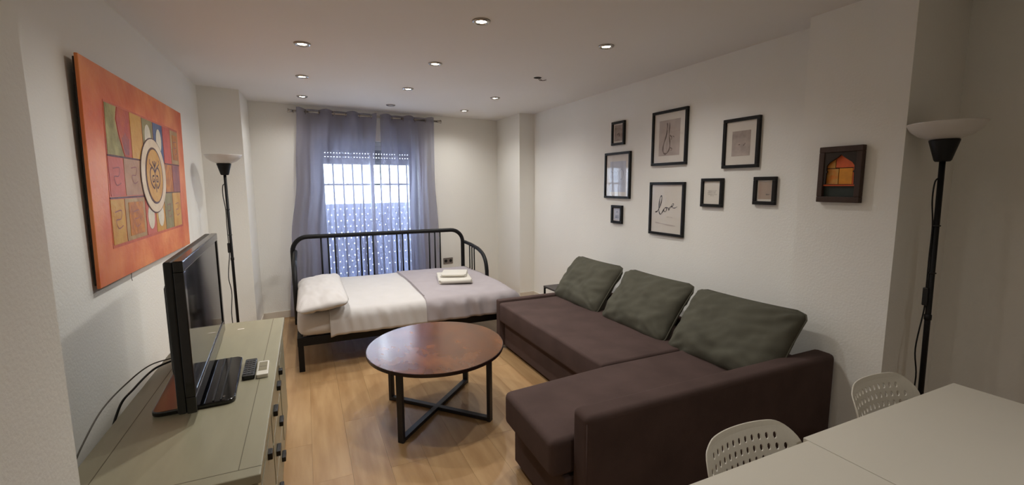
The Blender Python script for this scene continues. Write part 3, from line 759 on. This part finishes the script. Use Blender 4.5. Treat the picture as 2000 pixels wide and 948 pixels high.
# three rows of patches (fractions of the canvas width and height)
PP('patch', [(.125, .60), (.250, .60), (.215, .70), (.200, .78), (.215, .84), (.130, .84)], pd2, C_ol)
PP('patch', [(.256, .60), (.318, .60), (.318, .84), (.222, .84), (.208, .78), (.222, .70)], pd2, C_or)
patch(.324, .432, .60, .84, C_oc); patch(.438, .552, .60, .838, C_gr); patch(.558, .674, .60, .838, C_bl); patch(.680, .782, .60, .838, C_rd)
patch(.785, .900, .605, .835, C_tn2); patch(.812, .885, .632, .805, C_am, .0013)
patch(.122, .234, .402, .590, C_pk); patch(.240, .420, .402, .590, C_tn); patch(.655, .775, .412, .592, C_am); patch(.781, .885, .412, .592, C_pu)
patch(.112, .214, .170, .386, C_oc); patch(.220, .402, .170, .386, C_tn2); patch(.248, .380, .192, .366, C_am, .0013)
patch(.409, .514, .170, .386, C_pk); patch(.519, .630, .170, .386, C_oc); patch(.636, .750, .170, .404, C_gr); patch(.756, .875, .170, .404, C_oc)
for x, z, rx, rz in ((.490, .735, .034, .075), (.618, .735, .032, .072), (.460, .270, .036, .072), (.575, .270, .036, .072)):
    PP('light_spot', circle(x, z, rx, 20, rz), pd2+.0013, C_wh)
for x0, x1, z in ((.120, .42, .595), (.112, .42, .393), (.655, .885, .407), (.68, .90, .598)):
    PP('dark_line', [(x0, z-.004), (x1, z-.004), (x1, z+.004), (x0, z+.004)], pd2, C_br)
OC = (.525, .512)
PP('oval_ring', circle(*OC, .146, 40, .226), pd2+.003, C_br); PP('oval_ring', circle(*OC, .141, 40, .219), pd2+.0043, C_cr)
PP('oval_field', circle(*OC, .101, 40, .170), pd2+.0056, C_br); PP('oval_field', circle(*OC, .091, 40, .158), pd2+.0069, C_oc)
def ribbon(pts, r, d, m):
    bm = bmesh.new(); q = spline([Vector((x*PWd, -d, z*PHt)) for x, z in pts], 5); prev = None
    for i, p in enumerate(q):
        tg = (q[min(i+1, len(q)-1)]-q[max(i-1, 0)]).normalized(); nn = Vector((-tg.z, 0, tg.x))
        cur = (bm.verts.new(p+nn*r), bm.verts.new(p-nn*r))
        if prev: bm.faces.new((prev[0], prev[1], cur[1], cur[0]))
        prev = cur
    bm.transform(TP); bm_obj('brush_line', bm, m, pa)
rd = pd2+.0086
ox, oz = OC
for sg in (-1, 1):
    ribbon([(ox, oz+.02), (ox+sg*.03, oz+.05), (ox+sg*.055, oz+.02), (ox+sg*.05, oz-.04), (ox+sg*.02, oz-.075), (ox+sg*.01, oz-.05)], .006, rd, C_br)
    ribbon([(ox+sg*.012, oz+.0), (ox+sg*.032, oz-.005), (ox+sg*.030, oz-.035), (ox+sg*.012, oz-.03), (ox+sg*.02, oz-.018)], .005, rd, C_br)
    ribbon([(ox+sg*.03, oz+.055), (ox+sg*.055, oz+.075), (ox+sg*.05, oz+.095)], .004, rd, C_br); ribbon([(ox, oz+.05), (ox+sg*.022, oz+.085)], .006, rd, C_br)
ribbon([(ox, oz+.09), (ox, oz+.03), (ox, oz-.05), (ox+.004, oz-.10)], .006, rd, C_br)
for cx0, cz0 in ((.178, .50), (.325, .51), (.165, .29), (.315, .28), (.815, .29), (.695, .29), (.85, .72)):
    ribbon([(cx0-.03, cz0+.035), (cx0+.02, cz0+.04), (cx0+.01, cz0+.0), (cx0-.025, cz0-.005), (cx0-.01, cz0-.045), (cx0+.025, cz0-.035)], .0025, pd2+.0027, C_pu)
for k in range(5): ribbon([(.246+k*.013, .72-.012*abs(k-2)), (.250+k*.011, .665), (.264+k*.007, .61)], .006, pd2+.0015, C_pu)
tube('hanging_thread', [TP @ Vector((.42, .0, 0)), TP @ Vector((.425, .004, -.03)), TP @ Vector((.42, .0, -.045))], .0015, M_CORDG, pa, 5)

# ------------------------------------------------------------------ sideboard with television
sb = thing('sideboard', 'long olive-grey painted sideboard with dark handles below the painting', 'sideboard', (-.40, 2.25, 0))
ZS = .68; SX0, SX1, SY0, SY1 = -.655, -.160, 1.395, 3.115
box('worktop', SX0, SX1, SY0, SY1, ZS-.028, ZS, M_SB, sb, .004)
for nm, a in (('top_groove', (SX0+.01, SX1-.002, SY0+.045, SY0+.0475)), ('top_groove', (SX1-.062, SX1-.0595, SY0+.0475, SY1-.01)), ('top_groove', (SX0+.062, SX0+.0645, SY0+.0475, SY1-.01))):
    box(nm, *a, ZS-.001, ZS+.0004, M_SBG, sb)
BX1 = SX1-.028
box('carcass', SX0+.02, BX1, SY0+.035, SY1-.03, .08, ZS-.028, M_SB, sb)
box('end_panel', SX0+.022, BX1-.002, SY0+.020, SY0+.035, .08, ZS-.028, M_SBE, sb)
for x in (SX0+.04, BX1-.06):
    for y in (SY0+.05, SY1-.09): box('foot', x, x+.04, y, y+.04, 0, .08, M_SB, sb, .002)
fy = [(SY0+.05, 1.955), (2.49, SY1-.045)]
for (a, b), hy in zip(fy, (1.80, 2.60)):
    d = box('door', BX1, BX1+.014, a, b, .10, ZS-.045, M_SB, sb, .002)
    box('door_panel', BX1+.0135, BX1+.017, a+.06, b-.06, .16, ZS-.105, M_SB, d, .001)
    box('handle', BX1+.014, BX1+.032, hy-.085, hy-.045, .535, .56, M_HAND, d, .003)
for k, (z0, z1) in enumerate(((.10, .275), (.285, .455), (.465, .635))):
    d = box('drawer', BX1, BX1+.016, 1.965, 2.48, z0, z1, M_SB, sb, .002)
    for y in (2.08, 2.345):
        box('handle', BX1+.016, BX1+.033, y-.035, y+.035, (z0+z1)/2-.012, (z0+z1)/2+.012, M_HAND, d, .003)

TVR = math.atan2(.054, 1.02)
tv = thing('television', 'black flat television on a glossy stand, angled on the sideboard', 'television', (-.384, 1.815, ZS+.0006), (0, 0, TVR))
TW, TH0, TH1 = 1.03, .035, .572
def tvb(nm, x0, x1, y0, y1, z0, z1, m, par=tv, bev=0): return box(nm, x0, x1, y0, y1, z0, z1, m, par, bev, local=True)
tvb('bezel_bottom', -.030, 0, 0, TW, TH0, TH0+.060, M_GLOSS, bev=.004); tvb('bezel_top', -.030, 0, 0, TW, TH1-.038, TH1, M_GLOSS, bev=.004)
tvb('bezel_side', -.030, 0, 0, .036, TH0+.06, TH1-.038, M_GLOSS, bev=.003); tvb('bezel_side', -.030, 0, TW-.036, TW, TH0+.06, TH1-.038, M_GLOSS, bev=.003)
tvb('screen', -.028, -.005, .036, TW-.036, TH0+.06, TH1-.038, M_TVS)
tvb('rear_shell', -.056, -.030, .002, TW-.002, TH0+.001, TH1-.001, M_TVB, bev=.006)
tvb('rear_bulge', -.072, -.056, .06, TW-.06, .16, TH1-.09, M_TVB, bev=.012)
tvb('stand_neck', -.060, -.012, TW/2-.11, TW/2+.11-.1, .014, TH0+.03, M_GLOSS, bev=.004)
bm = bmesh.new(); add_prism(bm, rrect(-.155, .105, .105, .60, .03, 5), .0, .018, .005, 2); bm_obj('stand_base', bm, M_GLOSS, tv, local=True)
tvb('base_ridge', .030, .036, .115, .590, .018, .021, M_TVB); tvb('base_ridge', .055, .061, .115, .590, .018, .021, M_TVB)
bm = bmesh.new(); add_lathe(bm, [(0, 0), (.006, 0), (.006, .002), (0, .002)], 12, (.065, .14, .018)); bm_obj('base_badge', bm, M_CHROME, tv, local=True)

def remote(name, label, cx, cy, w, l, hgt, body, keym, rot, screen=False):
    t = thing(name, label, 'remote control', (cx, cy, ZS), (0, 0, math.radians(rot)), group='remote controls on the sideboard')
    bm = bmesh.new(); add_prism(bm, rrect(-w/2, w/2, -l/2, l/2, .007, 3), .0006, hgt, .003, 2); bm_obj('body', bm, body, t, local=True)
    if screen:
        box('display', -w*.36, w*.36, -l*.22, l*.40, hgt, hgt+.0012, mat('grey_display', (136, 128, 104), .25), t, local=True)
        box('display_line', -w*.25, w*.25, l*.05, l*.07, hgt+.0012, hgt+.0018, M_CORDG, t, local=True)
    else:
        for i in range(3):
            for j in range(7):
                x = -w*.30+i*w*.30; y = -l*.36+j*l*.12
                box('key', x-w*.10, x+w*.10, y-l*.035, y+l*.035, hgt, hgt+.0018, keym, t, local=True)
remote('remote_control', 'black remote control beside the television stand', -.266, 2.245, .047, .215, .020, M_TVB, mat('grey_keys', (58, 58, 60), .5), 1.5)
remote('remote_control', 'white remote control with a display, next to the black remote', -.213, 2.22, .046, .170, .018, M_WHITEP, None, 1.5, True)
chip = box('paper_scrap', -.395, -.362, 2.945, 2.958, ZS+.0003, ZS+.0015, M_PAPER); setp(chip, 'tiny white scrap at the far end of the sideboard top', 'scrap')

c1 = tube('power_cable', spline([(-.470, 2.50, .78), (-.52, 2.50, .735), (-.59, 2.46, .71), (-.645, 2.38, .705), (-.672, 2.22, .69), (-.690, 2.10, .66), (-.71, 2.02, .50), (-.72, 2.0, .12), (-.72, 2.0, .005)], 8), .0045, M_TVB)
setp(c1, 'black cable arching from the television over the sideboard back edge', 'cable')
c2 = tube('aerial_cable', spline([(-.480, 2.62, .74), (-.58, 2.55, .70), (-.66, 2.40, .72), (-.70, 2.22, .71), (-.72, 2.05, .69), (-.715, 1.88, .66), (-.70, 1.75, .64), (-.69, 1.66, .60), (-.70, 1.6, .3), (-.70, 1.6, .004)], 8), .0028, M_CORDG)
setp(c2, 'thin grey cable trailing along the wall behind the sideboard', 'cable')

# ------------------------------------------------------------------ floor lamps
def floor_lamp(label, x, y, tilt, cord_side, H=1.765, rs=.138, cordpts=None):
    t = thing('floor_lamp', label, 'floor lamp', (x, y, 0), tilt, group='uplighter floor lamps')
    lathe('base', [(0, 0), (.118, 0), (.125, .006), (.122, .016), (.03, .026), (.012, .034), (0, .034)], M_BLACK, t, 36, local=True)
    tube('pole', [(0, 0, .03), (0, 0, H-.165)], .0115, M_BLACK, t, 12, local=True)
    lathe('pole_joint', [(.0117, 0), (.0145, .003), (.0145, .025), (.0117, .028)], M_BLACK, t, 14, (0, 0, .86), local=True)
    lathe('socket_cup', [(0, H-.170), (.026, H-.170), (.031, H-.164), (.054, H-.078), (.054, H-.074), (0, H-.074)], M_BLACK, t, 28, local=True)
    lathe('glass_bowl', [(.0, H-.074), (.05, H-.072), (.092, H-.055), (.122, H-.030), (rs-.002, H-.004), (rs, H), (rs-.005, H), (rs-.02, H-.026), (.088, H-.050), (.05, H-.066), (0, H-.068)], M_SHADE, t, 48, local=True)
    cp = cordpts; cs = Vector(cord_side)
    tube('cord', spline([tuple(cs*a + Vector((0, 0, z))) for a, z in cp], 6), .0035, M_BLACK, t, 6, local=True)
    zs = .93
    cpt = cs*.020
    box('switch', cpt.x-.010, cpt.x+.010, cpt.y-.010, cpt.y+.010, zs, zs+.085, M_TVB, t, .004, local=True)
    for z in (1.08, 1.30): lathe('cord_clip', [(.0118, 0), (.016, .001), (.016, .006), (.0118, .007)], M_TVB, t, 12, (0, 0, z), local=True)
    return t
CP1 = [(.012, 1.52), (.026, 1.50), (.030, 1.42), (.018, 1.30), (.020, 1.15), (.020, .97), (.022, .90), (.045, .72), (.030, .58), (.046, .40), (.05, .2), (.10, .05), (.17, .006)]
floor_lamp('black uplighter floor lamp with white glass bowl in the far left corner', -.600, 4.55, (math.radians(.4), math.radians(-.2), 0), (-.85, -.35, 0), cordpts=CP1)
floor_lamp('black uplighter floor lamp with white glass bowl beside the right-hand column', 2.615, 1.045, (math.radians(-1.2), math.radians(.8), 0), (-.7, .5, 0), cordpts=CP1)

# ------------------------------------------------------------------ dining table and chairs
dt = thing('dining_table', 'white rectangular dining table with a leaf seam, lower right corner', 'dining table', (1.5, .35, 0))
TZ0 = .73
box('table_leaf', .55, 1.3385, -.06, .792, TZ0-.026, TZ0, M_TABLEW, dt, .002)
box('table_leaf', 1.3415, 2.245, -.06, .808, TZ0-.026, TZ0, M_TABLEW, dt, .002)
box('apron', .66, 2.16, .70, .72, TZ0-.10, TZ0-.026, M_TABLEW, dt); box('apron', .66, 2.16, .02, .04, TZ0-.10, TZ0-.026, M_TABLEW, dt)
box('apron', .62, .64, .06, .70, TZ0-.10, TZ0-.026, M_TABLEW, dt); box('apron', 2.16, 2.18, .06, .70, TZ0-.10, TZ0-.026, M_TABLEW, dt)
for x in (.60, 2.14):
    for y in (.01, .69): box('leg', x, x+.05, y, y+.05, 0, TZ0-.026, M_TABLEW, dt, .003)

def chair(label, x, y, rz, wid=.40, top=.765):
    t = thing('dining_chair', label, 'chair', (x, y, 0), (0, 0, math.radians(rz)), group='white perforated dining chairs')
    # local: back at y=0 facing -y (towards the table)
    hb = .30
    out = []
    for p in rrect(-wid/2, wid/2, 0, hb, .085, 10): out.append(p)
    dense = []
    for a, b in zip(out, out[1:]+out[:1]):
        n = max(1, int(math.hypot(b[0]-a[0], b[1]-a[1])/.02))
        for k in range(n): dense.append((a[0]+(b[0]-a[0])*k/n, a[1]+(b[1]-a[1])*k/n))
    loops = [dense]
    for r in range(2):
        n = 11+r*2
        for k in range(n):
            loops.append(circle((k-(n-1)/2)*.0262, hb-.046-.031*r, .0064, 8, .0105))
    for r in range(2, 5):
        for k in range(13): loops.append(circle((k-6)*.0262, hb-.046-.031*r, .0064, 8, .0105))
    me = plate(loops, .0045)
    bm = bmesh.new(); bm.from_mesh(me)
    for ax, lo, n, st_ in ((0, -wid/2, 26, wid/26), (1, 0, 12, hb/12)):
        for k in range(1, n):
            co = [0, 0, 0]; no = [0, 0, 0]; co[ax] = lo+k*st_; no[ax] = 1
            bmesh.ops.bisect_plane(bm, geom=bm.verts[:]+bm.edges[:]+bm.faces[:], plane_co=co, plane_no=no, dist=1e-5)
    bm.to_mesh(me); bm.free()
    for v in me.vertices:
        px, pz, th = v.co
        bend = -.055*(abs(px)/(wid/2))**2.2
        rim = 0
        e = min(px+wid/2, wid/2-px, hb-pz)
        lean = .10*(pz/hb)**1.0 - .06
        if e < .02: rim = -.006*(1-e/.02)
        v.co = (px, lean+bend-th+rim, top-hb+pz)
    o = link('backrest', me, M_WHITEP, t, local=True)
    # seat shell
    bm = bmesh.new(); N = 18; rows = []
    for j in range(N+1):
        v = j/N; yy = .02-.42*v; row = []
        for i in range(N+1):
            u = -1+2*i/N
            hw = (wid/2-.008)*(1-.10*(v-.5)**2*2); z = .455-.018*(1-u*u)*math.sin(PI*min(1, v*1.1)) - (.03*max(0, v-.85)/.15)
            row.append(bm.verts.new((u*hw, yy-.02, z+.012*abs(u)**4)))
        rows.append(row)
    for a, b in zip(rows, rows[1:]):
        for i in range(N): bm.faces.new((a[i], a[i+1], b[i+1], b[i]))
    so_ = bm_obj('seat', bm, M_WHITEP, t, local=True, smooth=True)
    sm = so_.modifiers.new('t', 'SOLIDIFY'); sm.thickness = .014
    for sx in (-1, 1):
        tube('leg', [(sx*.20, .05, .0), (sx*.175, -.005, .30), (sx*.17, -.02, .44)], .012, M_WHITEP, t, 10, local=True)
        tube('leg', [(sx*.20, -.44, .0), (sx*.175, -.36, .44)], .012, M_WHITEP, t, 10, local=True)
        tube('back_stile', [(sx*.17, -.02, .44), (sx*.172, -.045, .55), (sx*.165, -.045, .60)], .010, M_WHITEP, t, 10, local=True)
chair('white plastic chair with perforated back, nearest the camera at the dining table', 1.165, .865, 0)
chair('white plastic chair with perforated back, farther one close to the floor lamp', 1.925, .905, 0)
